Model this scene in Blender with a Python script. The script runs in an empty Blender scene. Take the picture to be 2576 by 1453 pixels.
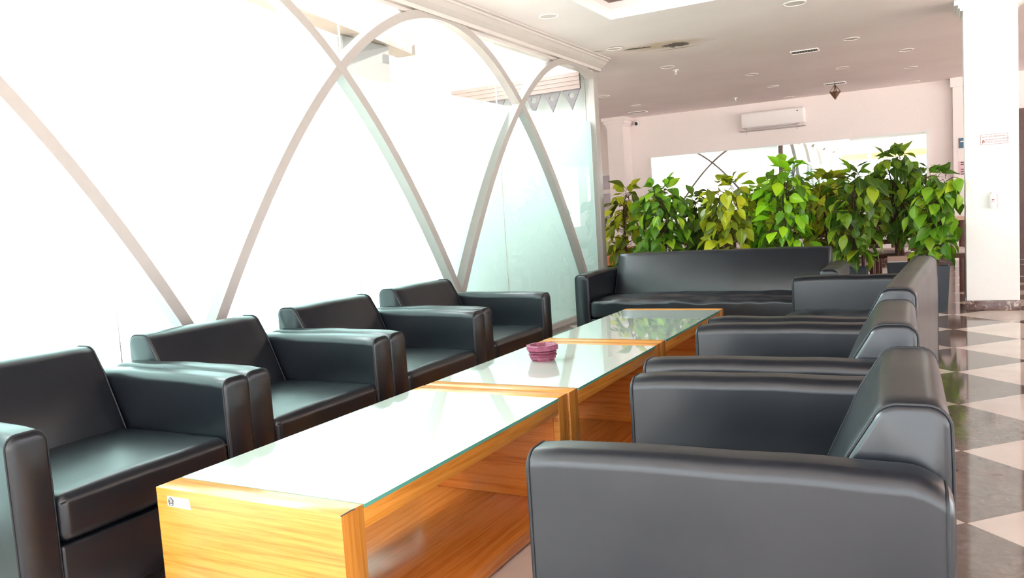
import bpy, bmesh, math, random
from mathutils import Vector, Matrix, noise
S = bpy.context.scene
COL = S.collection
R = math.radians
# ------------------------------------------------------------------ camera, sky, light, exposure
CAM_H = 1.13
PITCH, ROLL, YAW, FPX = 0.0905615, 0.0648550, 0.4996138, 2006.96
def make_camera():
    cy, sy, cp, sp, cr, sr = math.cos(YAW), math.sin(YAW), math.cos(PITCH), math.sin(PITCH), math.cos(ROLL), math.sin(ROLL)
    f = Vector((-sy*cp, cy*cp, -sp)); right = Vector((cy, sy, 0)); down = f.cross(right)
    r2 = cr*right + sr*down; d2 = -sr*right + cr*down
    cd = bpy.data.cameras.new('camera'); co = bpy.data.objects.new('camera', cd); COL.objects.link(co)
    cd.sensor_fit = 'HORIZONTAL'; cd.sensor_width = 36.0; cd.lens = FPX/2576*36.0; cd.clip_start = .05; cd.clip_end = 200
    m = Matrix((r2, -d2, -f)).transposed().to_4x4(); m.translation = Vector((0, 0, CAM_H)); co.matrix_world = m
    S.camera = co
make_camera()
S.view_settings.view_transform = 'Standard'; S.view_settings.look = 'None'
S.view_settings.gamma = 1.0; S.view_settings.use_curve_mapping = False
S.view_settings.exposure = 1.04
W = bpy.data.worlds.new('sky'); S.world = W; W.use_nodes = True
bg = W.node_tree.nodes['Background']; bg.inputs['Strength'].default_value = 1.0
def sky():       # hazy sky, with a bright lobe added over the courtyard side to light the panes
    nt = W.node_tree; nd = nt.nodes.new; lk = nt.links.new
    tc = nd('ShaderNodeTexCoord'); dt = nd('ShaderNodeVectorMath'); dt.operation = 'DOT_PRODUCT'; dt.inputs[1].default_value = Vector((-.85, -.05, .48)).normalized()
    lk(tc.outputs['Generated'], dt.inputs[0])
    mx = nd('ShaderNodeMath'); mx.operation = 'MAXIMUM'; mx.inputs[1].default_value = 0; lk(dt.outputs['Value'], mx.inputs[0])
    pw = nd('ShaderNodeMath'); pw.operation = 'POWER'; pw.inputs[1].default_value = 4; lk(mx.outputs[0], pw.inputs[0])
    m1 = nd('ShaderNodeMath'); m1.operation = 'MULTIPLY_ADD'; m1.inputs[1].default_value = SKY_HAZE; m1.inputs[2].default_value = SKY_BASE; lk(pw.outputs[0], m1.inputs[0])
    lk(m1.outputs[0], bg.inputs['Strength']); bg.inputs['Color'].default_value = (.86, .94, 1.0, 1)
SKY_BASE, SKY_HAZE = 3.2, 30.0
sky()
W.cycles.sampling_method = 'MANUAL'; W.cycles.sample_map_resolution = 256
S.cycles.max_bounces = 10; S.cycles.diffuse_bounces = 6; S.cycles.glossy_bounces = 4; S.cycles.transmission_bounces = 6
S.cycles.transparent_max_bounces = 12; S.cycles.sample_clamp_indirect = 6.0; S.cycles.caustics_reflective = False; S.cycles.caustics_refractive = False
S.cycles.use_denoising = True
sl = bpy.data.lights.new('sun', 'SUN'); sl.energy = 14.0; sl.angle = R(1.5); sl.color = (1.0, .92, .87)
so = bpy.data.objects.new('sun', sl); COL.objects.link(so); so.rotation_euler = (R(-12), R(24), 0)      # high sun from the open right side
def portal(name, loc, rot, sx, sy):
    l = bpy.data.lights.new(name, 'AREA'); l.shape = 'RECTANGLE'; l.size = sx; l.size_y = sy
    o = bpy.data.objects.new(name, l); COL.objects.link(o); o.location = loc; o.rotation_euler = rot; l.cycles.is_portal = True
portal('daylight_portal_right', (4.15, 6.0, 1.4), (0, R(90), 0), 2.7, 16.2)      # unseen right side, opened to let daylight in
portal('daylight_portal_rear', (.5, -2.06, 1.45), (R(90), 0, 0), 7.3, 2.4)       # windows behind the camera

# ------------------------------------------------------------------ materials
def newmat(n):
    m = bpy.data.materials.new(n); m.use_nodes = True
    nt = m.node_tree; return m, nt, nt.nodes['Principled BSDF']
def setp(b, col=None, rough=None, metal=None, spec=None, coat=None, coatr=None, trans=None):
    if col is not None: b.inputs['Base Color'].default_value = (*col, 1)
    if rough is not None: b.inputs['Roughness'].default_value = rough
    if metal is not None: b.inputs['Metallic'].default_value = metal
    if spec is not None: b.inputs['Specular IOR Level'].default_value = spec
    if coat is not None: b.inputs['Coat Weight'].default_value = coat
    if coatr is not None: b.inputs['Coat Roughness'].default_value = coatr
    if trans is not None: b.inputs['Transmission Weight'].default_value = trans
def N(nt, t, **kw):
    n = nt.nodes.new(t)
    for k, v in kw.items():
        if k in n.inputs: n.inputs[k].default_value = v
        else: setattr(n, k, v)
    return n
def L(nt, a, ao, b, bi): nt.links.new(a.outputs[ao], b.inputs[bi])
def ramp(nt, stops):
    r = nt.nodes.new('ShaderNodeValToRGB'); e = r.color_ramp.elements
    while len(e) < len(stops): e.new(.5)
    for i, (p, c) in enumerate(stops): e[i].position = p; e[i].color = (*c, 1)
    return r
def plain(n, col, rough=.5, bump=0, scale=40, vary=0.0, **kw):
    m, nt, b = newmat(n); setp(b, col, rough, **kw)
    tc = N(nt, 'ShaderNodeTexCoord'); nz = N(nt, 'ShaderNodeTexNoise', Scale=scale, Detail=4.0)
    L(nt, tc, 'Object', nz, 'Vector')
    if vary:
        r = ramp(nt, [(.3, tuple(max(0, c*(1-vary)) for c in col)), (.7, tuple(min(1, c*(1+vary)) for c in col))])
        L(nt, nz, 'Fac', r, 'Fac'); L(nt, r, 'Color', b, 'Base Color')
    if bump:
        bp = N(nt, 'ShaderNodeBump', Strength=bump, Distance=.01); L(nt, nz, 'Fac', bp, 'Height'); L(nt, bp, 'Normal', b, 'Normal')
    return m
M = {}
M['wall'] = plain('white_plaster', (.87, .775, .75), .6, .05, 30, .015)
M['white'] = plain('white_paint', (.84, .80, .78), .4, 0, 20, .01)
M['column'] = plain('column_paint', (.80, .77, .735), .45, .03, 30, .01)
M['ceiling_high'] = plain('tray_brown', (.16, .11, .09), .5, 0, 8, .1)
M['frame'] = plain('white_powder_coat', (.56, .51, .48), .35, 0, 20, .02)
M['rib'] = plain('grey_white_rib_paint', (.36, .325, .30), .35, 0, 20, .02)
M['plastic'] = plain('white_plastic', (.86, .80, .78), .3, 0, 20, .01)
M['plastic_grey'] = plain('grey_plastic', (.55, .50, .49), .35, 0, 20, .02)
M['reflector'] = plain('dull_reflector', (.60, .53, .49), .5, 0, 20, .02)
M['dark'] = plain('duct_shade', (.02, .016, .015), .6, 0, 20, .05)
M['black'] = plain('black_plastic', (.015, .015, .017), .25, 0, 20, .05)
M['metal'] = plain('brushed_metal', (.55, .53, .5), .3, 0, 60, .05, metal=1.0)
M['darkwood'] = plain('dark_brown_wood', (.085, .026, .014), .35, .05, 25, .25)
M['tanwood'] = plain('tan_table_top', (.62, .38, .24), .35, 0, 12, .12)
M['redwood'] = plain('orange_stained_wood', (.50, .13, .035), .4, .03, 15, .15)
M['cushion'] = plain('pale_seat_fabric', (.66, .55, .52), .8, .1, 80, .04)
M['pot'] = plain('charcoal_pot', (.018, .024, .032), .45, .15, 60, .12)
M['soil'] = plain('soil', (.035, .022, .014), .95, .6, 60, .4)
M['stem'] = plain('woody_stem', (.075, .035, .016), .8, .5, 50, .35)
M['rubber'] = plain('black_feet', (.012, .012, .012), .5, 0, 20, .1)
M['paper'] = plain('white_paper', (.88, .84, .80), .6, 0, 20, .01)
M['pinkpaper'] = plain('pink_paper', (.80, .50, .55), .6, 0, 20, .02)
M['bluesign'] = plain('blue_sign', (.055, .12, .19), .4, 0, 20, .02)
M['red'] = plain('faded_red_ink', (.30, .05, .05), .6, 0, 20, .05)
M['ink'] = plain('dark_ink', (.06, .06, .05), .6, 0, 20, .05)
M['box'] = plain('pinkish_card', (.72, .46, .38), .5, 0, 15, .05)
M['outwall'] = plain('outdoor_render', (.82, .76, .70), .8, .1, 6, .04)
M['beam'] = plain('outdoor_beige_beam', (.15, .122, .10), .8, .1, 6, .06)
M['clay'] = plain('pink_band_boards', (.19, .13, .112), .7, .1, 6, .06)
M['valance'] = plain('grey_valance', (.085, .07, .073), .6, 0, 6, .05)
M['ground'] = plain('concrete_paving', (.70, .66, .60), .85, .2, 5, .08)
M['shade'] = plain('yellow_blind', (.80, .52, .22), .7, 0, 10, .06)
M['lanternmetal'] = plain('bronze_lantern', (.20, .115, .07), .35, 0, 30, .2, metal=.6)
M['sealant'] = plain('grey_sealant', (.75, .74, .72), .5, 0, 30, .05)

def m_leather():
    m, nt, b = newmat('black_leather'); setp(b, (.030, .032, .038), .31, spec=.54)
    tc = N(nt, 'ShaderNodeTexCoord')
    v = N(nt, 'ShaderNodeTexNoise', Scale=330.0, Detail=2.0); nz = N(nt, 'ShaderNodeTexNoise', Scale=9.0, Detail=3.0)
    L(nt, tc, 'Object', v, 'Vector'); L(nt, tc, 'Object', nz, 'Vector')
    r = ramp(nt, [(.3, (.0050, .0068, .0105)), (.7, (.0075, .0090, .0125))]); L(nt, nz, 'Fac', r, 'Fac'); L(nt, r, 'Color', b, 'Base Color')
    b1 = N(nt, 'ShaderNodeBump', Strength=.05, Distance=.001); L(nt, v, 'Fac', b1, 'Height')
    b2 = N(nt, 'ShaderNodeBump', Strength=.05, Distance=.02); L(nt, nz, 'Fac', b2, 'Height'); L(nt, b1, 'Normal', b2, 'Normal')
    L(nt, b2, 'Normal', b, 'Normal')
    return m
M['leather'] = m_leather()
M['piping'] = plain('black_piping', (.008, .009, .012), .6, 0, 60, .1)

def m_wood(name, axis, cols):
    # laminate with long grain running along one object axis
    m, nt, b = newmat(name); setp(b, cols[1], .24, spec=.5)
    tc = N(nt, 'ShaderNodeTexCoord'); mp = N(nt, 'ShaderNodeMapping')
    sc = {'x': (.9, 24, 24), 'y': (24, .9, 24), 'z': (24, 24, .9)}[axis]
    mp.inputs['Scale'].default_value = sc
    L(nt, tc, 'Object', mp, 'Vector')
    n1 = N(nt, 'ShaderNodeTexNoise', Scale=1.6, Detail=6.0, Distortion=.9)
    n2 = N(nt, 'ShaderNodeTexNoise', Scale=9.0, Detail=3.0, Distortion=.2)
    L(nt, mp, 'Vector', n1, 'Vector'); L(nt, mp, 'Vector', n2, 'Vector')
    mx = N(nt, 'ShaderNodeMix'); mx.data_type = 'FLOAT'; mx.inputs['Factor'].default_value = .35
    L(nt, n1, 'Fac', mx, 2); L(nt, n2, 'Fac', mx, 3)
    r = ramp(nt, [(.28, cols[0]), (.46, cols[1]), (.56, cols[2]), (.72, cols[1])]); L(nt, mx, 0, r, 'Fac'); L(nt, r, 'Color', b, 'Base Color')
    return m
OAK = ((.34, .115, .016), (.56, .215, .033), (.62, .265, .050))
M['wood_x'] = m_wood('oak_laminate_cross', 'x', OAK)
M['wood_z_shaded'] = m_wood('oak_upright_shaded', 'z', tuple(tuple(c*.8 for c in q) for q in OAK))  # upright grain for end panel sides, their shade put into darker oak
M['wood_y'] = m_wood('oak_laminate_long', 'y', OAK)
ORA = ((.36, .09, .014), (.56, .165, .026), (.64, .215, .045))
M['wood_in'] = m_wood('orange_laminate_long', 'y', ORA)
M['wood_inx'] = m_wood('orange_laminate_cross', 'x', ORA)

def m_tabletop():
    m, nt, b = newmat('pale_table_glass'); setp(b, (.52, .585, .52), .05, spec=.6, coat=1.0, coatr=.015)
    return m
M['tabletop'] = m_tabletop()
m, nt, b = newmat('green_glass_edge'); setp(b, (.10, .34, .27), .15); M['glass_edge'] = m

def m_clear():
    m = bpy.data.materials.new('clear_pane'); m.use_nodes = True; nt = m.node_tree; nt.nodes.clear()
    o = N(nt, 'ShaderNodeOutputMaterial'); mx = N(nt, 'ShaderNodeMixShader')
    t = N(nt, 'ShaderNodeBsdfTransparent'); t.inputs['Color'].default_value = (.95, .98, .965, 1)
    g = N(nt, 'ShaderNodeBsdfGlossy', Roughness=.01); lw = N(nt, 'ShaderNodeLayerWeight', Blend=.5)
    pw = N(nt, 'ShaderNodeMath', operation='POWER'); L(nt, lw, 'Facing', pw, 0); pw.inputs[1].default_value = 5.0
    fr = N(nt, 'ShaderNodeMath', operation='MULTIPLY_ADD'); L(nt, pw, 0, fr, 0); fr.inputs[1].default_value = .9; fr.inputs[2].default_value = .035
    L(nt, fr, 0, mx, 'Fac'); L(nt, t, 'BSDF', mx, 1); L(nt, g, 'BSDF', mx, 2); L(nt, mx, 'Shader', o, 'Surface')
    return m
M['clear'] = m_clear()
def m_frost():
    m = bpy.data.materials.new('frosted_film'); m.use_nodes = True; nt = m.node_tree; nt.nodes.clear()
    o = N(nt, 'ShaderNodeOutputMaterial'); mx = N(nt, 'ShaderNodeMixShader', Fac=.25)
    t = N(nt, 'ShaderNodeBsdfTranslucent'); t.inputs['Color'].default_value = (.218, .310, .288, 1)
    d = N(nt, 'ShaderNodeBsdfDiffuse'); d.inputs['Color'].default_value = (.70, .80, .76, 1)
    L(nt, t, 'BSDF', mx, 1); L(nt, d, 'BSDF', mx, 2); L(nt, mx, 'Shader', o, 'Surface')
    return m
M['frost'] = m_frost()
def m_frost_bright():  # brighter copy of the frosted film; extra light put into its colour
    m = m_frost(); m.name = 'frosted_film_bright'; nt = m.node_tree
    for n in nt.nodes:
        if n.type in ('BSDF_TRANSLUCENT', 'BSDF_DIFFUSE'): n.inputs['Color'].default_value = (.88, .93, .92, 1)
        if n.type == 'MIX_SHADER': n.inputs['Fac'].default_value = .45
    return m
M['frost_bright'] = m_frost_bright()
m, nt, b = newmat('mirror_silver'); setp(b, (.93, .94, .93), .008, metal=1.0); M['mirror'] = m

def m_floor():
    m, nt, b = newmat('diagonal_stone_tiles'); setp(b, rough=.07, spec=.55)
    tc = N(nt, 'ShaderNodeTexCoord'); mp = N(nt, 'ShaderNodeMapping')
    s = 1/.6
    a = R(45)
    # rotate by 45 degrees, lattice corner at (0.052, 3.0)
    mp.vector_type = 'TEXTURE'
    mp.inputs['Location'].default_value = (.4763, 3.4243, 0.5); mp.inputs['Rotation'].default_value = (0, 0, a); mp.inputs['Scale'].default_value = (.6, .6, .6)
    L(nt, tc, 'Object', mp, 'Vector')
    ck = N(nt, 'ShaderNodeTexChecker', Scale=1.0); L(nt, mp, 'Vector', ck, 'Vector')
    n1 = N(nt, 'ShaderNodeTexNoise', Scale=14.0, Detail=8.0, Roughness=.7, Distortion=1.2); L(nt, tc, 'Object', n1, 'Vector')
    n2 = N(nt, 'ShaderNodeTexNoise', Scale=4.0, Detail=3.0); L(nt, tc, 'Object', n2, 'Vector')
    rd = ramp(nt, [(.3, (.105, .072, .058)), (.56, (.17, .125, .105)), (.66, (.215, .165, .14)), (.72, (.30, .25, .22))]); L(nt, n1, 'Fac', rd, 'Fac')
    rl = ramp(nt, [(.3, (.66, .55, .48)), (.7, (.74, .63, .555))]); L(nt, n2, 'Fac', rl, 'Fac')
    mx = N(nt, 'ShaderNodeMix'); mx.data_type = 'RGBA'; L(nt, ck, 'Fac', mx, 'Factor'); L(nt, rd, 'Color', mx, 6); L(nt, rl, 'Color', mx, 7)
    # grout
    sep = N(nt, 'ShaderNodeSeparateXYZ'); L(nt, mp, 'Vector', sep, 'Vector')
    masks = []
    for ax in 'XY':
        fr = N(nt, 'ShaderNodeMath', operation='FRACT'); L(nt, sep, ax, fr, 0)
        sb = N(nt, 'ShaderNodeMath', operation='SUBTRACT'); L(nt, fr, 0, sb, 0); sb.inputs[1].default_value = .5
        ab = N(nt, 'ShaderNodeMath', operation='ABSOLUTE'); L(nt, sb, 0, ab, 0)
        gt = N(nt, 'ShaderNodeMath', operation='GREATER_THAN'); L(nt, ab, 0, gt, 0); gt.inputs[1].default_value = .4965
        masks.append(gt)
    mxx = N(nt, 'ShaderNodeMath', operation='MAXIMUM'); L(nt, masks[0], 0, mxx, 0); L(nt, masks[1], 0, mxx, 1)
    m2 = N(nt, 'ShaderNodeMix'); m2.data_type = 'RGBA'; L(nt, mxx, 0, m2, 'Factor'); L(nt, mx, 2, m2, 6); m2.inputs[7].default_value = (.16, .11, .09, 1)
    L(nt, m2, 2, b, 'Base Color')
    return m
M['floor'] = m_floor()
def m_marble():
    m, nt, b = newmat('brown_marble'); setp(b, rough=.15)
    tc = N(nt, 'ShaderNodeTexCoord'); n1 = N(nt, 'ShaderNodeTexNoise', Scale=18.0, Detail=8.0, Distortion=1.5); L(nt, tc, 'Object', n1, 'Vector')
    r = ramp(nt, [(.35, (.09, .045, .035)), (.58, (.17, .10, .085)), (.66, (.45, .36, .32))]); L(nt, n1, 'Fac', r, 'Fac'); L(nt, r, 'Color', b, 'Base Color')
    return m
M['marble'] = m_marble()
def m_ceiling():
    m, nt, b = newmat('stained_white_ceiling'); setp(b, (.80, .74, .72), .55)
    tc = N(nt, 'ShaderNodeTexCoord')
    def blob(cx, cy, rx, ry, thr, soft, rot=0, sc=6.0, amp=.8):
        mp = N(nt, 'ShaderNodeMapping'); mp.vector_type = 'TEXTURE'
        mp.inputs['Location'].default_value = (cx, cy, 0); mp.inputs['Rotation'].default_value = (0, 0, rot); mp.inputs['Scale'].default_value = (rx, ry, 50)
        L(nt, tc, 'Object', mp, 'Vector')
        ln = N(nt, 'ShaderNodeVectorMath', operation='LENGTH'); L(nt, mp, 'Vector', ln, 0)
        nz = N(nt, 'ShaderNodeTexNoise', Scale=sc, Detail=7.0, Roughness=.7); L(nt, tc, 'Object', nz, 'Vector')
        ad = N(nt, 'ShaderNodeMath', operation='MULTIPLY_ADD'); L(nt, nz, 'Fac', ad, 0); ad.inputs[1].default_value = amp; L(nt, ln, 'Value', ad, 2)
        mr = N(nt, 'ShaderNodeMapRange'); mr.inputs['From Min'].default_value = thr; mr.inputs['From Max'].default_value = thr-soft
        L(nt, ad, 0, mr, 'Value'); return mr
    nz = N(nt, 'ShaderNodeTexNoise', Scale=1.3, Detail=4.0); L(nt, tc, 'Object', nz, 'Vector')
    base = ramp(nt, [(.35, (.81, .71, .70)), (.65, (.85, .76, .75))]); L(nt, nz, 'Fac', base, 'Fac')
    last = (base, 'Color')
    for mr, c in ((blob(-2.52, 8.25, .62, .30, 1.2, .45, R(8)), (.60, .47, .36)), (blob(-2.42, 8.33, .21, .19, 1.52, .16, 0, 22.0, 1.7), (.05, .035, .02)),
                  (blob(-2.79, 8.2, .24, .07, 1.50, .16, R(10), 26.0, 1.7), (.07, .05, .03)), (blob(-2.46, 8.52, .45, .05, 1.1, .4, R(3), 10.0), (.52, .42, .33)),
                  (blob(-3.22, 8.0, .18, .06, 1.1, .3, R(20), 20.0), (.45, .38, .33))):
        mx = N(nt, 'ShaderNodeMix'); mx.data_type = 'RGBA'; L(nt, mr, 'Result', mx, 'Factor'); nt.links.new(last[0].outputs[last[1]], mx.inputs[6]); mx.inputs[7].default_value = (*c, 1)
        last = (mx, 2)
    nt.links.new(last[0].outputs[last[1]], b.inputs['Base Color'])
    return m
M['ceiling'] = m_ceiling()
def m_stainwall():
    m, nt, b = newmat('stained_outdoor_render'); setp(b, rough=.8)
    tc = N(nt, 'ShaderNodeTexCoord'); sep = N(nt, 'ShaderNodeSeparateXYZ'); L(nt, tc, 'Object', sep, 'Vector')
    nz = N(nt, 'ShaderNodeTexNoise', Scale=5.0, Detail=8.0, Roughness=.7); L(nt, tc, 'Object', nz, 'Vector')
    ad = N(nt, 'ShaderNodeMath', operation='MULTIPLY_ADD'); L(nt, nz, 'Fac', ad, 0); ad.inputs[1].default_value = .5; L(nt, sep, 'Z', ad, 2)
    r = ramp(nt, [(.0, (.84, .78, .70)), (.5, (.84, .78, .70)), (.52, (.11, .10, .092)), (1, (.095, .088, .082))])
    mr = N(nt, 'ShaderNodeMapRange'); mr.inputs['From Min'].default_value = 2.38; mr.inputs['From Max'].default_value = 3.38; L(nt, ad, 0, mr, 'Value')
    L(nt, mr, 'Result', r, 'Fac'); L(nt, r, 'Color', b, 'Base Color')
    return m
M['stainwall'] = m_stainwall()
def m_leaf(name, cols):
    m = bpy.data.materials.new(name); m.use_nodes = True; nt = m.node_tree; b = nt.nodes['Principled BSDF']
    setp(b, rough=.34, spec=.5)
    g = N(nt, 'ShaderNodeNewGeometry')
    r = ramp(nt, [(0, cols[0]), (.45, cols[1]), (.8, cols[2]), (1, cols[3])]); L(nt, g, 'Random Per Island', r, 'Fac')
    uv = N(nt, 'ShaderNodeUVMap'); sep = N(nt, 'ShaderNodeSeparateXYZ'); L(nt, uv, 'UV', sep, 'Vector')
    ab = N(nt, 'ShaderNodeMath', operation='ABSOLUTE'); L(nt, sep, 'X', ab, 0)
    wv = N(nt, 'ShaderNodeMath', operation='MULTIPLY_ADD'); L(nt, ab, 0, wv, 0); wv.inputs[1].default_value = -.55; L(nt, sep, 'Y', wv, 2)
    ml = N(nt, 'ShaderNodeMath', operation='MULTIPLY'); L(nt, wv, 0, ml, 0); ml.inputs[1].default_value = 44
    sn = N(nt, 'ShaderNodeMath', operation='SINE'); L(nt, ml, 0, sn, 0)
    v1 = N(nt, 'ShaderNodeMath', operation='GREATER_THAN'); L(nt, sn, 0, v1, 0); v1.inputs[1].default_value = .90
    v2 = N(nt, 'ShaderNodeMath', operation='LESS_THAN'); L(nt, ab, 0, v2, 0); v2.inputs[1].default_value = .06
    mxv = N(nt, 'ShaderNodeMath', operation='MAXIMUM'); L(nt, v1, 0, mxv, 0); L(nt, v2, 0, mxv, 1)
    sc = N(nt, 'ShaderNodeMath', operation='MULTIPLY'); L(nt, mxv, 0, sc, 0); sc.inputs[1].default_value = .35
    mx = N(nt, 'ShaderNodeMix'); mx.data_type = 'RGBA'; L(nt, sc, 0, mx, 'Factor'); L(nt, r, 'Color', mx, 6); mx.inputs[7].default_value = (.45, .55, .08, 1)
    L(nt, mx, 2, b, 'Base Color')
    t = N(nt, 'ShaderNodeBsdfTranslucent'); L(nt, mx, 2, t, 'Color')
    sh = N(nt, 'ShaderNodeMixShader', Fac=.38); o = nt.nodes['Material Output']
    L(nt, b, 'BSDF', sh, 1); L(nt, t, 'BSDF', sh, 2); L(nt, sh, 'Shader', o, 'Surface')
    return m
M['leaf_green'] = m_leaf('mid_green_leaves', ((.035, .11, .010), (.10, .28, .016), (.22, .46, .02), (.46, .62, .03)))
M['leaf_yellow'] = m_leaf('yellow_green_leaves', ((.07, .10, .006), (.25, .31, .010), (.46, .50, .016), (.70, .68, .03)))
M['leaf_bright'] = m_leaf('vivid_green_leaves', ((.05, .15, .010), (.16, .42, .010), (.28, .60, .012), (.52, .72, .02)))
M['leaf_dark'] = m_leaf('dark_green_leaves', ((.022, .065, .008), (.07, .17, .012), (.17, .32, .016), (.36, .46, .02)))
def m_ash():
    m, nt, b = newmat('plum_painted_clay'); setp(b, rough=.55)
    tc = N(nt, 'ShaderNodeTexCoord'); n1 = N(nt, 'ShaderNodeTexNoise', Scale=45.0, Detail=5.0); L(nt, tc, 'Object', n1, 'Vector')
    r = ramp(nt, [(.3, (.15, .028, .06)), (.55, (.215, .045, .09)), (.75, (.28, .07, .12))]); L(nt, n1, 'Fac', r, 'Fac'); L(nt, r, 'Color', b, 'Base Color')
    return m
M['ash'] = m_ash()
M['ash_in'] = plain('ash_coated_clay', (.42, .22, .20), .8, .3, 60, .25)

# ------------------------------------------------------------------ mesh builder
class MB:
    def __init__(s): s.v = []; s.f = []; s.mi = []; s.uv = None
    def add(s, vs, fs, mi=0):
        o = len(s.v); s.v += [Vector(p) for p in vs]; s.f += [tuple(i+o for i in f) for f in fs]; s.mi += [mi]*len(fs)
        return range(o, len(s.v))
    def box(s, x0, x1, y0, y1, z0, z1, mi=0):
        return s.add([(x, y, z) for z in (z0, z1) for y in (y0, y1) for x in (x0, x1)],
              [(0, 2, 3, 1), (4, 5, 7, 6), (0, 1, 5, 4), (2, 6, 7, 3), (0, 4, 6, 2), (1, 3, 7, 5)], mi)
    def rbox(s, x0, x1, y0, y1, z0, z1, r=.01, seg=3, sub=(1, 1, 1), deform=None, mi=0):
        lo = Vector((x0, y0, z0)); hi = Vector((x1, y1, z1)); r = min(r, min((hi-lo))/2*.999)
        ax = []
        for k in range(3):
            a, b2 = lo[k], hi[k]
            p = [a + r*(1-math.tan(R(45)*(1-i/seg))) for i in range(seg+1)]
            q = [b2 - r*(1-math.tan(R(45)*(1-i/seg))) for i in range(seg, -1, -1)]
            mid = [p[-1] + (q[0]-p[-1])*j/sub[k] for j in range(1, sub[k])]
            ax.append(p + mid + q)
        idx = {}; vs = []; fs = []
        def vert(i, j, k):
            key = (i, j, k)
            if key not in idx:
                P = Vector((ax[0][i], ax[1][j], ax[2][k]))
                c = Vector((min(max(P[t], lo[t]+r), hi[t]-r) for t in range(3)))
                d = P-c
                if d.length > 1e-9: P = c + d.normalized()*r
                if deform: P = Vector(deform(P))
                idx[key] = len(vs); vs.append(P)
            return idx[key]
        n = [len(a)-1 for a in ax]
        for i in range(n[0]):
            for j in range(n[1]):
                fs.append((vert(i, j, 0), vert(i, j+1, 0), vert(i+1, j+1, 0), vert(i+1, j, 0)))
                fs.append((vert(i, j, n[2]), vert(i+1, j, n[2]), vert(i+1, j+1, n[2]), vert(i, j+1, n[2])))
        for i in range(n[0]):
            for k in range(n[2]):
                fs.append((vert(i, 0, k), vert(i+1, 0, k), vert(i+1, 0, k+1), vert(i, 0, k+1)))
                fs.append((vert(i, n[1], k), vert(i, n[1], k+1), vert(i+1, n[1], k+1), vert(i+1, n[1], k)))
        for j in range(n[1]):
            for k in range(n[2]):
                fs.append((vert(0, j, k), vert(0, j, k+1), vert(0, j+1, k+1), vert(0, j+1, k)))
                fs.append((vert(n[0], j, k), vert(n[0], j+1, k), vert(n[0], j+1, k+1), vert(n[0], j, k+1)))
        return s.add(vs, fs, mi)
    def loft(s, prof, rings, put, mi=0):
        # prof: closed convex 2D outline (counter-clockwise); rings: (t, inset); put(u, v, t) -> point
        n = len(prof); c = Vector((sum(p[0] for p in prof)/n, sum(p[1] for p in prof)/n))
        nr = []
        for i in range(n):
            a, b2 = Vector(prof[i-1]), Vector(prof[(i+1) % n]); t = (b2-a).normalized(); nr.append(Vector((t.y, -t.x)))
        vs = []
        for t, ins in rings:
            for i in range(n):
                q = Vector(prof[i]) - nr[i]*ins; vs.append(put(q.x, q.y, t))
        fs = []
        for k in range(len(rings)-1):
            for i in range(n):
                j = (i+1) % n; fs.append((k*n+i, k*n+j, (k+1)*n+j, (k+1)*n+i))
        fs.append(tuple(range(n-1, -1, -1))); fs.append(tuple((len(rings)-1)*n+i for i in range(n)))
        return s.add(vs, fs, mi)
    def tube(s, pts, rad, n=8, closed=False, mi=0):
        pts = [Vector(p) for p in pts]; m = len(pts); rads = rad if isinstance(rad, (list, tuple)) else [rad]*m
        vs = []; fs = []; up = None
        for i, p in enumerate(pts):
            a = pts[i-1] if (i > 0 or closed) else p; b2 = pts[(i+1) % m] if (i < m-1 or closed) else p
            t = (b2-a).normalized()
            if up is None: up = t.orthogonal().normalized()
            up = (up - t*up.dot(t)).normalized(); w = t.cross(up)
            for k in range(n):
                an = 2*math.pi*k/n; vs.append(p + (up*math.cos(an) + w*math.sin(an))*rads[i])
        for i in range(m if closed else m-1):
            for k in range(n):
                j = (i+1) % m; fs.append((i*n+k, i*n+(k+1) % n, j*n+(k+1) % n, j*n+k))
        if not closed: fs.append(tuple(range(n-1, -1, -1))); fs.append(tuple((m-1)*n+k for k in range(n)))
        return s.add(vs, fs, mi)
    def lathe(s, prof, n=24, c=(0, 0), mi=0, rot=0):
        vs = []; fs = []
        for r, z in prof:
            for k in range(n):
                a = 2*math.pi*k/n+rot; vs.append((c[0]+r*math.cos(a), c[1]+r*math.sin(a), z))
        for i in range(len(prof)-1):
            for k in range(n): fs.append((i*n+k, i*n+(k+1) % n, (i+1)*n+(k+1) % n, (i+1)*n+k))
        if prof[0][0] > 1e-6: fs.append(tuple(range(n-1, -1, -1)))
        if prof[-1][0] > 1e-6: fs.append(tuple((len(prof)-1)*n+k for k in range(n)))
        return s.add(vs, fs, mi)
    def build(s, name, mat, parent=None, smooth=True, loc=None, angle=40):
        me = bpy.data.meshes.new(name); me.from_pydata([tuple(v) for v in s.v], [], s.f); me.update()
        mats = mat if isinstance(mat, (list, tuple)) else [mat]
        for mm in mats: me.materials.append(M[mm] if isinstance(mm, str) else mm)
        me.polygons.foreach_set('material_index', s.mi)
        bm = bmesh.new(); bm.from_mesh(me); bmesh.ops.recalc_face_normals(bm, faces=bm.faces); bm.to_mesh(me); bm.free()
        if smooth:
            me.polygons.foreach_set('use_smooth', [True]*len(me.polygons)); me.set_sharp_from_angle(angle=R(angle))
        o = bpy.data.objects.new(name, me); COL.objects.link(o)
        if parent: o.parent = parent
        if loc: o.location = loc
        return o
def tag(o, label, cat, group=None, kind=None):
    o['label'] = label; o['category'] = cat
    if group: o['group'] = group
    if kind: o['kind'] = kind
    return o
def empty(name, loc, label, cat, group=None, rz=0):
    o = bpy.data.objects.new(name, None); COL.objects.link(o); o.location = loc; o.rotation_euler = (0, 0, rz); o.empty_display_size = .1
    return tag(o, label, cat, group)
def struct(o, label=None):
    o['kind'] = 'structure'
    if label: o['label'] = label
    return o
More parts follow.
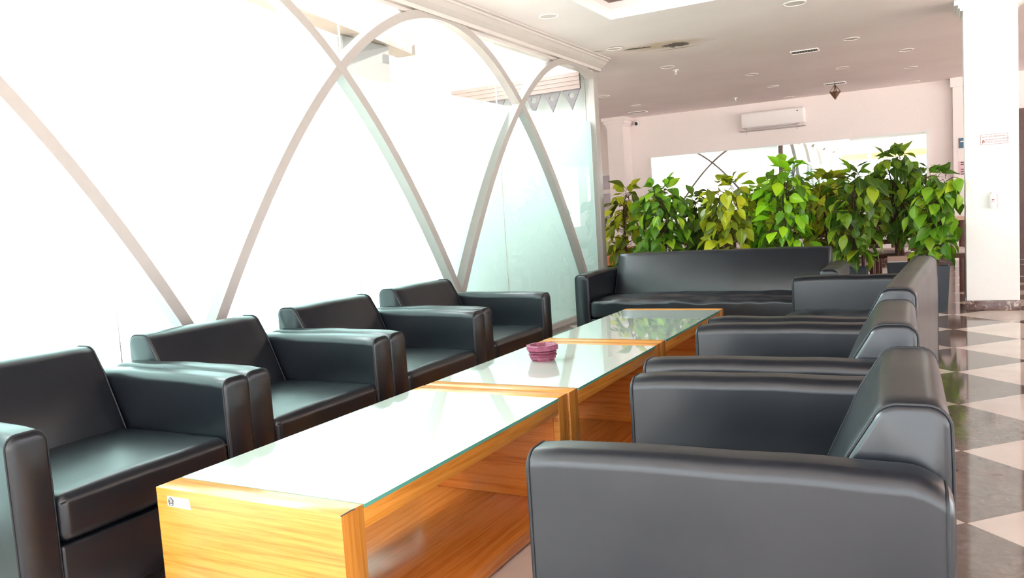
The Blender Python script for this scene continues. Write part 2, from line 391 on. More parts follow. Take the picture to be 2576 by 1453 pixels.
def copy_thing(o, loc, rz, label):
    c = o.copy(); COL.objects.link(c); c.location = loc; c.rotation_euler = (0, 0, rz); c['label'] = label
    def rec(src, dst):
        for ch in src.children:
            d = ch.copy(); COL.objects.link(d); d.parent = dst; rec(ch, d)
    rec(o, c); return c
def bx(name, mat, *b, parent=None):
    mb = MB(); mb.box(*b); return mb.build(name, mat, parent, smooth=False)
def text_mesh(name, body, size, mat, parent, mtx, align='LEFT', depth=.0006):
    cu = bpy.data.curves.new(name, 'FONT'); cu.body = body; cu.size = size; cu.align_x = align; cu.extrude = depth
    t = bpy.data.objects.new(name, cu); COL.objects.link(t)
    dg = bpy.context.evaluated_depsgraph_get(); me = bpy.data.meshes.new_from_object(t.evaluated_get(dg))
    bpy.data.objects.remove(t); me.name = name; me.materials.clear(); me.materials.append(M[mat])
    o = bpy.data.objects.new(name, me); COL.objects.link(o); o.parent = parent; o.matrix_local = mtx; return o
def arc(cx, cz, r, a0, a1, n=6): return [(cx+r*math.cos(R(a0+(a1-a0)*i/n)), cz+r*math.sin(R(a0+(a1-a0)*i/n))) for i in range(n+1)]

# ------------------------------------------------------------------ the setting
XW, YC, CZ, YB, YE = -3.42, 8.40, 2.79, 14.30, -2.0
struct(bx('floor', 'floor', -7.6, 9.0, YE-.2, YB+1.2, -.1, 0))
# ceiling with the rectangular tray recess over the seating
TX0, TX1, TY0, TY1, TZ = -2.56, 2.6, 1.2, 6.80, 2.835
mb = MB()
for b in ((-7.6, 9.0, YC-.06, YB+1.2, CZ, CZ+.3), (-3.6, 9.0, TY1, YC-.06, CZ, CZ+.3), (-3.6, 9.0, YE-.2, TY0, CZ, CZ+.3), (-3.6, TX0, TY0, TY1, CZ, CZ+.3), (TX1, 9.0, TY0, TY1, CZ, CZ+.3)): mb.box(*b)
struct(mb.build('ceiling', 'ceiling', smooth=False))
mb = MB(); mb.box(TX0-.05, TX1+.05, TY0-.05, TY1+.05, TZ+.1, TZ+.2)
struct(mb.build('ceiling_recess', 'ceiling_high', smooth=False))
mb = MB()      # white edging of the tray
for b in ((TX0, TX1, TY1-.014, TY1, CZ-.003, CZ+.085), (TX0, TX0+.014, TY0, TY1-.014, CZ-.003, CZ+.085), (TX0, TX1, TY0, TY0+.014, CZ-.003, CZ+.085), (TX1-.014, TX1, TY0+.014, TY1-.014, CZ-.003, CZ+.085)): mb.box(*b)
struct(mb.build('trim_1', 'white', smooth=False), 'white edging round the ceiling recess')
# walls
mb = MB(); mb.box(-7.6, -5.39, YB+.02, YB+.2, 0, CZ); struct(mb.build('wall_rear', 'wall', smooth=False))
mb = MB(); mb.box(-5.09, 9.0, YB, YB+.15, 0, CZ); struct(mb.build('wall_back', 'wall', smooth=False))
mb = MB(); mb.box(-5.39, -5.09, YB-.42, YB+.2, 0, CZ-.16)
pr = [(0, .0), (.012, .0), (.03, .04), (.055, .09), (.075, .13), (.075, .158), (0, .158)]
mb.box(-5.41, -5.07, YB-.44, YB+.2, CZ-.16, CZ-.12); mb.box(-5.44, -5.04, YB-.47, YB+.2, CZ-.12, CZ-.06); mb.box(-5.47, -5.01, YB-.5, YB+.2, CZ-.06, CZ-.001)
struct(mb.build('wall_pillar', 'wall', smooth=False), 'white pillar at the left end of the back wall')
mb = MB(); mb.box(.14, .62, YB-.14, YB+.02, 0, CZ-.14); mb.box(.11, .65, YB-.18, YB+.02, CZ-.14, CZ-.001)
struct(mb.build('wall_pier', 'wall', smooth=False), 'shallow white pier on the back wall behind the column')
mb = MB(); mb.box(-7.6, -7.4, YC+.06, YB+1.1, 0, CZ); struct(mb.build('wall_left', 'wall', smooth=False))
mb = MB(); mb.box(-5.09, .14, YB-.025, YB, 0, .10); mb.box(.62, 9.0, YB-.025, YB, 0, .10)
struct(mb.build('baseboard_back', 'marble', smooth=False))
# right side of the lobby: unseen piers, gaps added to let daylight in
mb = MB()
for y0, y1 in ((YE, -1.7), (2.3, 2.5), (6.5, 6.7), (10.8, 11.0), (14.0, YB)): mb.box(4.2, 4.45, y0, y1, 0, CZ)
mb.box(4.2, 4.45, YE, YB, 2.66, CZ)
struct(mb.build('wall_right', 'wall', smooth=False))
# wall behind the camera with tall windows and yellow blinds
mb = MB()
mb.box(-3.5, -3.15, YE-.15, YE, 0, CZ); mb.box(-3.15, 6.2, YE-.15, YE, 2.60, CZ); mb.box(-3.15, 6.2, YE-.15, YE, 0, .35)
for x in (-2.25, -1.3, -.35, 1.4, 3.2, 5.0): mb.box(x-.04, x+.04, YE-.12, YE-.02, .35, 2.6)
struct(mb.build('wall_front', 'wall', smooth=False))
for i, (x0, x1) in enumerate(((-3.13, -2.3), (-2.2, -1.35), (-1.25, -.4))):
    o = bx('roller_blind', 'shade', x0, x1, YE-.07, YE-.05, 2.30, 2.52)
    tag(o, ('short yellow blind in the window nearest the glass wall, seen in the mirror', 'short yellow blind in the middle reflected window', 'short yellow blind in the right-hand reflected window')[i], 'blind', 'yellow blinds in the reflected windows')
# outdoors
o = struct(bx('ground', 'ground', -40, 40, -40, 50, -.16, -.11))

# ------------------------------------------------------------------ glass wall with arches
panes = [(-2.0, .40), (.40, 2.385), (2.385, 4.17), (4.17, 6.22), (6.22, YC-.06)]
FZ = 2.115
for i, (a, b2) in enumerate(panes):
    w = bpy.data.objects.new('window_%d' % (i+1), None); COL.objects.link(w); w.location = (XW, (a+b2)/2, 0); struct(w, 'tall pane of the arched glass wall')
    h = (b2-a)/2-.004
    mb = MB(); mb.box(-.012, 0, -h, h, .05, FZ, 0)
    mb.mi = [0, 0, 0, 0, 1, 0]      # outer face carries the film
    f = mb.build('frosted_panel', ['clear', 'frost'], w, smooth=False); f['label'] = 'frosted lower glass'
    mb = MB(); mb.box(-.012, 0, -h, h, FZ+.002, 2.64); mb.build('clear_panel', 'clear', w, smooth=False)['label'] = 'clear upper glass'
    if i: mb = MB(); mb.box(-.010, -.002, -h-.0055, -h, .05, 2.64); mb.build('glass_joint', 'sealant', w, smooth=False)
# return glass wall beyond the corner post
for i, (a, b2) in enumerate(((-7.4, -5.9), (-5.9, -4.6), (-4.6, XW-.07))):
    w = bpy.data.objects.new('window_%d' % (i+6), None); COL.objects.link(w); w.location = ((a+b2)/2, YC, 0); struct(w, 'pane of the return glass wall')
    h = (b2-a)/2-.004
    mb = MB(); mb.box(-h, h, -.012, 0, .05, 2.64, 0); mb.mi = [0, 0, 1, 0, 0, 0]
    mb.build('frosted_panel', ['clear', 'frost_bright'], w, smooth=False)
def rib_pts(c, lo, hi, half=0):
    out = []
    n = 56
    for i in range(n+1):
        w = -2.74 + 5.48*i/n
        y = c+w
        if half < 0 and w > 0: continue
        if y < lo or y > hi: continue
        z = 2.675 - w*w/2.85
        out.append((w, y, max(z, .02)))
    return out
def rib(name, c, lo, hi, put, wdt=.062, d0=.002, d1=.078):
    pts = rib_pts(c, lo, hi); mb = MB(); vs = []
    for w, y, z in pts:
        t = Vector((1, -2*w/2.85)).normalized(); nn = Vector((-t.y, t.x))
        for s_, d in ((-.5, d0), (.5, d0), (.5, d1), (-.5, d1)):
            q = Vector((y, z)) + nn*s_*wdt; vs.append(put(q.x, min(max(q.y, .0), 2.70), d))
    fs = []
    for i in range(len(pts)-1):
        for k in range(4): j = (k+1) % 4; fs.append((i*4+k, i*4+j, i*4+4+j, i*4+4+k))
    fs.append((3, 2, 1, 0)); m4 = (len(pts)-1)*4; fs.append((m4, m4+1, m4+2, m4+3))
    mb.add(vs, fs); return struct(mb.build(name, 'rib', angle=30), 'white arched rib on the glass')
tn = 2
for k in range(-3, 2):
    rib('trim_%d' % tn, 5.30+2.48*k, YE+.01, YC-.07, lambda y, z, d: (XW+d, y, z), d0=.002+.002*(k % 2), d1=.078+.003*(k % 2)); tn += 1
for k in range(3):
    rib('trim_%d' % tn, -3.82-2.48*k, -7.39, XW-.08, lambda x, z, d: (x, YC+d, z), wdt=.036, d0=.002+.002*k, d1=.05+.003*k); tn += 1
mb = MB(); mb.rbox(XW-.05, XW+.055, YC-.06, YC+.06, 0, CZ-.15, .006, 2); struct(mb.build('trim_%d' % tn, 'rib'), 'white corner post of the glass wall'); tn += 1
mb = MB(); mb.box(XW-.05, XW+.05, YE, YC-.06, 2.64, CZ-.001); mb.box(-7.4, XW-.05, YC-.05, YC+.05, 2.64, CZ-.001)
struct(mb.build('trim_%d' % tn, 'frame', smooth=False), 'white head rail over the glass'); tn += 1
mb = MB(); mb.box(XW-.03, XW+.035, YE, YC-.06, 0, .05); mb.box(-7.4, XW-.05, YC-.03, YC+.03, 0, .05)
struct(mb.build('trim_%d' % tn, 'frame', smooth=False), 'white sill rail under the glass'); tn += 1
# cornice along the head of the glass wall
prof = [(.0, -.125), (.05, -.125), (.05, -.095), (.07, -.085), (.10, -.065), (.13, -.035), (.145, -.03), (.145, -.012), (.175, -.012), (.175, -.0005), (0, -.0005)]
mb = MB(); n = len(prof); vs = []
for y in (YE+.01, YC+.09):
    for px, pz in prof: vs.append((XW+.04+px, y, CZ+pz))
fs = [(i, (i+1) % n, n+(i+1) % n, n+i) for i in range(n)] + [tuple(range(n-1, -1, -1)), tuple(range(n, 2*n))]
mb.add(vs, fs); struct(mb.build('trim_%d' % tn, 'frame', smooth=False), 'stepped white cornice above the glass wall'); tn += 1

# outdoors seen through the clear glass, plus an unseen shading wall
def outdoor():
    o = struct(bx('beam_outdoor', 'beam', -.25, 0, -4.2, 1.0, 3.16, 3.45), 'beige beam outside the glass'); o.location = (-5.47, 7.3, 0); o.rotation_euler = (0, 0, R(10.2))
    o = struct(bx('slab_outdoor', 'outwall', -2.2, -.02, -2.2, .95, 3.451, 3.6), 'pale canopy slab outside'); o.location = (-5.47, 7.3, 0); o.rotation_euler = (0, 0, R(10.2))
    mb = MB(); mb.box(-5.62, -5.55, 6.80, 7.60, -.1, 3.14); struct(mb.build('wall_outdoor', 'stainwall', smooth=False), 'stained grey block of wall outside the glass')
    struct(bx('wall_courtyard', 'outwall', -7.8, -7.6, 6.0, 8.3, -.1, 5.2), 'pale courtyard wall outside')
    mb = MB(); mb.box(-7.6, XW-.06, YC-.13, YC-.06, 2.66, 3.6); struct(mb.build('wall_header', 'outwall', smooth=False), 'white wall over the return glass')
    struct(bx('wall_shade_block', 'outwall', -4.6, -4.5, 4.65, 8.2, -.1, 2.3), 'unseen low wall added outside to shade the far panes')  # unseen wall added to block light behind the far frosted panes
    # white drain pipe
    mb = MB(); mb.tube([(-5.46, 7.98, 3.42), (-5.46, 7.98, 3.26), (-5.46, 7.95, 3.215), (-5.46, 7.90, 3.2), (-5.46, 7.52, 3.2)], .022, 10)
    tag(mb.build('drain_pipe', 'plastic'), 'bent white drain pipe on the wall outside the glass', 'pipe')
    # pink band and its triangular valance
    t = empty('decorative_band', (-4.28, YC-.17, 0), 'pink boarded band with hanging grey triangle valance outside the upper glass', 'valance')
    mb = MB()
    for k in range(4): mb.box(-.85, .80, -.012-.003*k, .02, 2.475+.045*k, 2.518+.045*k)
    mb.build('boards', 'clay', t, smooth=False)
    for k in range(7):
        cx = -.72+.235*k
        mb = MB(); seg = 20; outer = []
        tri = [Vector((-.105, 2.475)), Vector((0, 2.255)), Vector((.105, 2.475))]
        cc = Vector((0, 2.415)); rr = .034
        def hit(an):
            d = Vector((math.cos(an), math.sin(an))); best = 9
            for a, b2 in ((tri[0], tri[1]), (tri[1], tri[2]), (tri[2], tri[0])):
                e = b2-a; den = d.x*e.y-d.y*e.x
                if abs(den) < 1e-9: continue
                q = a-cc; tt = (q.x*e.y-q.y*e.x)/den; uu = (q.x*d.y-q.y*d.x)/den
                if tt > 0 and -1e-6 <= uu <= 1+1e-6: best = min(best, tt)
            return cc+d*best
        angs = sorted([2*math.pi*i/seg for i in range(seg)] + [math.atan2((p-cc).y, (p-cc).x) % (2*math.pi) for p in tri])
        vs = []; m_ = len(angs)
        for yy in (0, .012):
            for an in angs: p = hit(an); vs.append((cx+p.x, yy, p.y))
            for an in angs: vs.append((cx+cc.x+rr*math.cos(an), yy, cc.y+rr*math.sin(an)))
        fs = []
        for i in range(m_):
            j = (i+1) % m_
            fs += [(i, j, m_+j, m_+i), (2*m_+i, 3*m_+i, 3*m_+j, 2*m_+j), (i, 2*m_+i, 2*m_+j, j), (m_+i, m_+j, 3*m_+j, 3*m_+i)]
        mb.add(vs, fs); mb.build('pennant', 'valance', t, smooth=False)
outdoor()

# ------------------------------------------------------------------ column, back wall fittings
mb = MB(); mb.rbox(.172, .588, 8.385, 8.80, .088, CZ-.0005, .006, 2)
mb.box(.15, .61, 8.386, 8.822, CZ-.10, CZ-.075); mb.box(.135, .625, 8.3865, 8.837, CZ-.075, CZ-.045); mb.box(.105, .655, 8.387, 8.867, CZ-.045, CZ-.0005)
struct(mb.build('wall_column', 'column', smooth=False), 'square white column')
mb = MB(); mb.rbox(.168, .592, 8.375, 8.81, 0, .09, .004, 2); struct(mb.build('baseboard_column', 'marble'), 'brown marble plinth of the column')
# mirror
t = empty('wall_mirror', (-2.47, YB, 0), 'long frameless-looking mirror on the back wall above the plants', 'mirror')
mb = MB(); mb.box(-2.24, 2.24, -.03, -.008, .85, 2.03); mb.build('mirror_glass', 'mirror', t, smooth=False)
mb = MB()
for b in ((2.24, 2.285, -.04, 0, .81, 2.075), (-2.265, -2.24, -.034, 0, .81, 2.055), (-2.24, 2.24, -.036, 0, 2.03, 2.055), (-2.24, 2.24, -.036, 0, .81, .85)): mb.box(*b)
mb.build('mirror_frame', 'white', t, smooth=False)
# split air conditioner
t = empty('air_conditioner', (-2.52, YB, 0), 'white split air conditioner high on the back wall', 'air conditioner')
def acd(p):
    return (p.x, p.y + (.05*(1-(p.z-2.36)/.26)**2 if p.y < -.1 else 0), p.z)
mb = MB(); mb.rbox(-.52, .52, -.21, -.005, 2.36, 2.625, .03, 4, (1, 1, 6), acd); mb.build('body', 'plastic', t)
mb = MB(); mb.rbox(-.47, .43, -.185, -.16, 2.345, 2.37, .006, 2); mb.build('louver', 'plastic_grey', t)
mb = MB(); mb.rbox(-.53, .53, -.30, -.10, 2.305, 2.318, .005, 2); mb.build('air_deflector', 'plastic_grey', t)
for x in (-.42, .40):
    mb = MB(); mb.tube([(x, -.20, 2.365), (x, -.21, 2.30), (x, -.215, 2.26)], .007, 6); mb.build('deflector_bracket', 'metal', t)
mb = MB(); mb.box(.40, .42, -.214, -.205, 2.555, 2.575); mb.build('indicator', 'black', t)
# security camera
t = empty('security_camera', (-4.95, YB-.002, 2.69), 'small white security camera with black eye in the back wall corner', 'camera')
mb = MB(); mb.tube([(0, 0, 0), (0, -.03, 0)], .055, 20); mb.build('mount', 'plastic', t)
mb = MB(); vs = []; mb.lathe([(.052*math.sin(R(a)), .052*math.cos(R(a))) for a in range(5, 176, 17)], 20); ob = mb.build('housing', 'plastic', t, loc=(0, -.06, -.01))
mb = MB(); mb.lathe([(.033*math.sin(R(a)), .033*math.cos(R(a))) for a in range(5, 176, 17)], 16); mb.build('lens', 'black', t, loc=(.008, -.088, -.018))
# little window left of the pillar
w = bpy.data.objects.new('window_9', None); COL.objects.link(w); w.location = (-5.62, YB, 0); struct(w, 'window left of the pillar, its lower half grey')
mb = MB()
for b in ((-.40, .34, -.04, .018, 1.78, 1.86), (.27, .34, -.04, .018, .9, 1.78), (-.40, -.33, -.04, .018, .9, 1.78), (-.40, .34, -.04, .018, .84, .9)): mb.box(*b)
mb.build('window_frame', 'white', w, smooth=False)
mb = MB(); mb.box(-.33, .27, -.01, .018, .9, 1.78); mb.build('window_pane', plain('grey_pane', (.55, .50, .56), .12, 0, 3, .15), w, smooth=False)
mb = MB(); mb.box(-.33, .27, -.022, -.01, 1.44, 1.52); mb.build('transom', 'plastic', w, smooth=False)
# brown door at the right of the back wall
w = bpy.data.objects.new('door_1', None); COL.objects.link(w); w.location = (1.65, YB, 0); struct(w, 'dark brown door beyond the column')
mb = MB(); mb.box(-.62, .62, -.03, -.001, 0, 2.18); mb.build('door_panel', 'darkwood', w, smooth=False)
mb = MB(); mb.box(-.68, -.62, -.045, -.001, 0, 2.24); mb.box(.62, .68, -.045, -.001, 0, 2.24); mb.box(-.62, .62, -.045, -.001, 2.18, 2.24); mb.build('door_frame', 'darkwood', w, smooth=False)
mb = MB(); mb.tube([(.5, -.03, 1.0), (.5, -.07, 1.0), (.38, -.07, 1.0)], .01, 8); mb.build('door_handle', 'metal', w)
# notice boards
def FX(x, y, z): return Matrix(((1, 0, 0, x), (0, 0, -1, y), (0, 1, 0, z), (0, 0, 0, 1)))   # text facing -Y
t = empty('wall_sign', (.40, 8.385, 1.537), 'white sign with faded red writing on the column front', 'sign')
mb = MB(); mb.box(-.105, .105, -.004, -.0005, -.045, .045); mb.build('plate', 'paper', t, smooth=False)
mb = MB()
for b in ((-.105, .105, -.0055, -.004, .0425, .045), (-.105, .105, -.0055, -.004, -.045, -.0425), (-.105, -.1025, -.0055, -.004, -.0425, .0425), (.1025, .105, -.0055, -.004, -.0425, .0425)): mb.box(*b)
mb.build('red_border', 'red', t, smooth=False)
text_mesh('lettering', 'JAGALAH KEBERSIHAN', .0178, 'red', t, FX(0.0, -.0045, .0185), 'CENTER')
text_mesh('lettering', 'BUANGLAH SAMPAH', .0185, 'red', t, FX(.022, -.0045, -.008), 'CENTER')
text_mesh('lettering', 'PADA TEMPATNYA', .0185, 'red', t, FX(.022, -.0045, -.030), 'CENTER')
mb = MB(); mb.lathe([(.006, 0), (.006, .001)], 10); mb.tube([(-.004, -.012, 0), (.010, -.003, 0), (.014, -.022, 0)], .003, 6); mb.tube([(-.002, -.006, 0), (-.004, -.025, 0)], .005, 6)
o = mb.build('pictogram', 'red', t); o.matrix_local = FX(-.083, -.0045, -.006)
t = empty('dispenser', (.385, 8.385, 1.0), 'small white soap dispenser bottle fixed to the column', 'dispenser')
mb = MB(); mb.lathe([(.0, -.075), (.026, -.075), (.030, -.07), (.030, .03), (.026, .045), (.018, .055), (.0, .056)], 20); mb.build('bottle', 'plastic', t, loc=(0, -.034, 0))
mb = MB(); mb.lathe([(.0, .056), (.017, .056), (.017, .07), (.009, .072), (.007, .085), (.0, .086)], 16); mb.tube([(0, 0, .084), (.0, -.02, .084), (0, -.03, .078)], .005, 8); mb.build('pump', 'plastic', t, loc=(0, -.034, 0))
mb = MB(); mb.rbox(-.028, .040, -.012, -.0005, -.07, .045, .004, 2); mb.build('wall_bracket', 'plastic_grey', t)
text_mesh('label_print', 'SOAP', .012, 'plastic_grey', t, FX(0, -.0645, -.01), 'CENTER').name = 'label_mark'
for ch in t.children:
    if ch.name.startswith('label_mark'): bpy.data.objects.remove(ch)
mb = MB(); mb.box(-.012, .012, -.0655, -.0630, -.020, -.017); mb.box(-.009, .010, -.0655, -.0630, -.005, .006); mb.build('printed_mark', 'red', t, smooth=False)
t = empty('blue_sign', (.29, YB-.14, 1.80), 'small blue sign on the pier left of the column', 'sign')
mb = MB(); mb.box(-.075, .075, -.012, -.0005, -.075, .075); mb.build('plate', 'bluesign', t, smooth=False)
mb = MB(); mb.box(-.055, .055, -.0135, -.012, .015, .03); mb.build('white_line', 'paper', t, smooth=False)
t = empty('paper_notice', (.29, YB-.14, 1.42), 'pink paper notice under the blue sign', 'notice')
mb = MB(); mb.box(-.085, .085, -.004, -.0005, -.105, .105); mb.build('sheet', 'pinkpaper', t, smooth=False)
mb = MB()
for z in (.085, .055, -.02, -.055, -.09): mb.box(-.055, .06, -.0052, -.004, z-.007, z+.007)
mb.build('lettering', 'ink', t, smooth=False)

# ------------------------------------------------------------------ ceiling fittings
def make_downlight():
    t = empty('downlight', (0, 0, CZ), '', 'ceiling light', 'round recessed downlights in the ceiling')
    mb = MB(); mb.lathe([(.086, -.0005), (.086, -.004), (.081, -.007), (.074, -.007), (.072, -.003), (.072, -.0005)], 28); mb.build('trim_ring', 'plastic', t)
    mb = MB(); mb.lathe([(.0, -.003), (.070, -.003), (.070, -.0006), (0, -.0006)], 28); mb.build('reflector', 'reflector', t)
    return t
DL = [(-2.91, 6.29, 'unlit downlight beside the cornice of the glass wall'), (-1.10, 7.40, 'large-looking unlit downlight right of the ceiling recess'),
      (-2.975, 7.99, 'loose downlight with a dark gap, beside the brown ceiling stain'), (-.85, 9.51, 'oval-looking downlight right of the nearest air vent'),
      (-2.89, 9.54, 'downlight just behind the near ceiling sprinkler'), (-.37, 10.79, 'downlight close to the column top, second row back'),
      (-1.15, 11.53, 'downlight between the two right-hand air vents'), (-2.21, 11.03, 'faint downlight in the middle of the far ceiling'),
      (-4.34, 11.13, 'downlight at the left of the far ceiling, near the corner post'), (-4.37, 12.61, 'downlight just in front of the leftmost dark vent'),
      (-2.19, 12.43, 'faint downlight left of the hanging ornament'), (-.37, 12.35, 'downlight right of the hanging ornament by the column'),
      (-4.32, 14.05, 'downlight against the back wall near the security camera'), (-.38, 14.0, 'downlight against the back wall by the pier'),
      (-2.22, 14.0, 'downlight against the back wall above the air conditioner')]
d0 = make_downlight()
for i, (x, y, lab) in enumerate(DL):
    if i == 0: d0.location = (x, y, CZ); d0['label'] = lab
    else:
        c = copy_thing(d0, (x, y, CZ), 0, lab)
        if i == 1:
            c.scale = (1.15, 1.15, 1)
        if i == 2: c.rotation_euler = (R(2.5), R(0), 0); c.location.z -= .006
def make_vent():
    t = empty('air_vent', (0, 0, CZ), '', 'air vent', 'slotted air vents in the ceiling')
    mb = MB()
    for b in ((-.15, .15, -.085, -.073, -.010, -.0005), (-.15, .15, .073, .085, -.016, -.0005), (-.15, -.138, -.073, .073, -.012, -.0005), (.138, .15, -.073, .073, -.012, -.0005)): mb.box(*b)
    mb.build('vent_frame', 'plastic', t, smooth=False)
    mb = MB(); mb.box(-.138, .138, -.073, .073, -.008, -.0005); mb.build('duct_shade_plate', 'dark', t, smooth=False)  # flush dark plate; the shade inside the vent is put into its colour
    mb = MB()
    for k in range(9): x = -.12+.03*k; mb.box(x-.002, x+.002, -.072, .072, -.0105, -.0081)
    mb.build('slats', 'plastic_grey', t, smooth=False)
    return t
v0 = make_vent()
for i, (x, y, lab) in enumerate(((-1.37, 9.83, 'slotted ceiling vent nearest the seating, mid ceiling'), (-1.40, 13.0, 'slotted ceiling vent with the hanging ornament just below'), (-4.64, 13.47, 'slotted dark ceiling vent near the security camera'))):
    if i == 0: v0.location = (x, y, CZ); v0['label'] = lab
    else: copy_thing(v0, (x, y, CZ), 0, lab)
def make_sprinkler():
    t = empty('sprinkler', (0, 0, CZ), '', 'sprinkler', 'ceiling sprinklers')
    mb = MB(); mb.lathe([(.0, -.0005), (.035, -.0005), (.033, -.008), (.012, -.012), (.009, -.03), (0, -.031)], 18); mb.build('escutcheon', 'plastic', t)
    mb = MB(); mb.tube([(-.008, 0, -.03), (-.012, 0, -.045), (0, 0, -.06), (.012, 0, -.045), (.008, 0, -.03)], .003, 6); mb.lathe([(0, -.06), (.018, -.06), (.018, -.064), (0, -.064)], 14); mb.build('sprinkler_head', 'metal', t)
    return t
s0 = make_sprinkler(); s0.location = (-2.88, 9.84, CZ); s0['label'] = 'near ceiling sprinkler hanging behind the brown stain'
copy_thing(s0, (-2.92, 13.25, CZ), 0, 'far ceiling sprinkler above the left end of the air conditioner')
# hanging ornament
t = empty('hanging_ornament', (-1.37, 12.7, CZ), 'bronze diamond-shaped ornament hanging under a ceiling vent', 'ornament')
mb = MB(); mb.tube([(0, 0, 0), (0, 0, -.06)], .003, 6); mb.build('cord', 'black', t)
top, bot = Vector((0, 0, -.06)), Vector((0, 0, -.27)); ring = [Vector((.075*math.cos(R(a)), .075*math.sin(R(a)), -.165)) for a in (20, 110, 200, 290)]
mb = MB()
for i in range(4): mb.tube([top, ring[i], bot], .007, 6); mb.tube([ring[i], ring[(i+1) % 4]], .006, 6)
mb.build('diamond_frame', 'lanternmetal', t)
mb = MB(); mb.add([ring[0]*.9+Vector((0, 0, -.016)), ring[1]*.9+Vector((0, 0, -.016)), ring[2]*.9+Vector((0, 0, -.016)), ring[3]*.9+Vector((0, 0, -.016)), bot*.985], [(0, 1, 4), (1, 2, 4), (2, 3, 4), (3, 0, 4), (3, 2, 1, 0)]); mb.build('lower_pane', 'lanternmetal', t, smooth=False)

# ------------------------------------------------------------------ armchairs and sofas
D, AW, AH, BH = .83, .118, .622, .724
def make_seat(name, width, label, cat, group, wrinkle=0.0, seed=0, BH=BH):
    t = empty(name, (0, 0, 0), label, cat, group)
    hw = width/2; y0 = -D/2
    def yy(v): return v+y0
    # arms: rounded-top slabs, dropping at the rear corner
    r = .036
    for s_ in (-1, 1):
        a0, a1 = (hw-AW, hw) if s_ > 0 else (-hw, -hw+AW)
        pf = [(a0, .05), (a1, .05)] + arc(a1-r, AH-r, r, 0, 90, 7) + arc(a0+r, AH-r, r, 90, 180, 7)
        rings = [(.0, .012), (.003, .005), (.010, 0), (.018, 0)] + [(.018+(D-.12)*i/12, 0) for i in range(1, 13)] + [(D-.102+.088*i/7, 0) for i in range(1, 7)] + [(D-.014, 0), (D-.004, .006), (D, .014)]
        def put(u, v, q, a0=a0, a1=a1):
            k = max(0, (q-(D-.085))/.085); v2 = v
            if v > .3:
                g = (v-.3)/(AH-.3)
                v2 = v - g*.040*k**2.2 + g*(.006*math.sin(math.pi*q/D) + .004*noise.noise(Vector((q*6, a0*3, seed))))
                if q < .05: v2 -= g*.012*(1-q/.05)**2
            bul = .004*math.sin(math.pi*min(1, max(0, (v-.05)/.55)))*math.sin(math.pi*q/D)
            mid = (a0+a1)/2
            return (u + (bul if u > mid else -bul), yy(q), v2)
        mb = MB(); mb.loft(pf, rings, put); arm = mb.build('arm', 'leather', t)
        # welted front seam
        mb = MB(); mb.tube([put(p[0], p[1], .011) for p in pf[1:] + pf[:1]], .0035, 6); mb.build('piping', 'piping', arm)
        mb = MB(); mb.tube([put(p[0], p[1], D-.012) for p in pf[1:] + pf[:1]], .003, 6); mb.build('piping', 'piping', arm)
    iw = hw-AW-.003
    # seat cushion
    def sd(p):
        u = min(1, abs(p.x)/iw); q = (p.y-yy(0))/.56
        z = p.z
        if z > .36:
            z += .016*(1-u*u)*math.sin(math.pi*min(1, max(0, q))) - .010*(1-u**2)*0
            if wrinkle: z += wrinkle*(noise.noise(Vector((p.x*5+p.y*3, p.y*11-p.x*2, seed))) + .8*noise.noise(Vector((p.x*4+p.y*4, p.y*26-p.x*12, seed+4)))*min(1, max(0, .9-q)))
        return (p.x, p.y, z)
    mb = MB(); mb.rbox(-iw, iw, yy(-.004), yy(.58), .262, .412, .035, 5, (int(max(8, width*18)), 22 if wrinkle > .005 else 12, 2), sd); seat = mb.build('seat_cushion', 'leather', t)
    mb = MB(); mb.tube([(-iw+.01, yy(.001), .385), (iw-.01, yy(.001), .385)], .003, 6); mb.build('piping', 'piping', seat)
    mb = MB(); mb.rbox(-iw, iw, yy(.004), yy(.56), .055, .258, .010, 3, (4, 1, 2)); mb.build('front_panel', 'leather', t)
    # backrest
    rb = .042
    pb = [(.585, .055), (D+.004, .055), (D+.004, .60)] + arc(D+.002-rb, BH-rb, rb, 0, 90, 6) + arc(.742, BH-.05, .05, 90, 158, 6) + [(.652, .62), (.555, .40)]
    rings = [(-iw, .012), (-iw+.003, .005), (-iw+.012, 0)] + [(-iw+.012+(2*iw-.024)*i/int(max(8, width*10)), 0) for i in range(1, int(max(8, width*10)))] + [(iw-.012, 0), (iw-.003, .005), (iw, .012)]
    def pbk(u, v, q):
        e = 1-(q/iw)**2
        du = -.010*e*math.sin(math.pi*min(1, max(0, (v-.3)/.42))) if u < .735 else 0
        dv = (.004*noise.noise(Vector((q*4, v*3, seed+3))) + .005*e) if v > .6 else 0
        if wrinkle: du += min(wrinkle, .006)*.7*noise.noise(Vector((q*4, v*5, seed+9)))
        return (q, yy(u+du), v+dv)
    mb = MB(); mb.loft(pb, rings, lambda u, v, q: pbk(u, v, q)); back = mb.build('backrest', 'leather', t)
    for q in (-iw+.010, iw-.010):
        mb = MB(); mb.tube([pbk(p[0], p[1], q) for p in pb[1:]], .0035, 6); mb.build('piping', 'piping', back)
    for sx in (-1, 1):
        for fy in (.06, D-.06):
            mb = MB(); mb.lathe([(0, 0), (.02, 0), (.024, .006), (.024, .056), (0, .056)], 14, (sx*(hw-.06), yy(fy))); mb.build('foot', 'rubber', t)
    return t
CW = .878
GR = 'black leather armchairs round the tables'
FXL = -2.275     # front line of the armchairs along the glass
arm0 = make_seat('armchair', CW, 'black leather armchair nearest the camera along the glass wall, cut by the frame', 'armchair', GR, .002, 1)
def left_pos(y, dx=0): return (FXL-D/2+dx, y, 0)
def right_pos(y, fx): return (fx+D/2, y, 0)
arm0.location = left_pos(1.645, .01); arm0.rotation_euler = (0, 0, R(90))
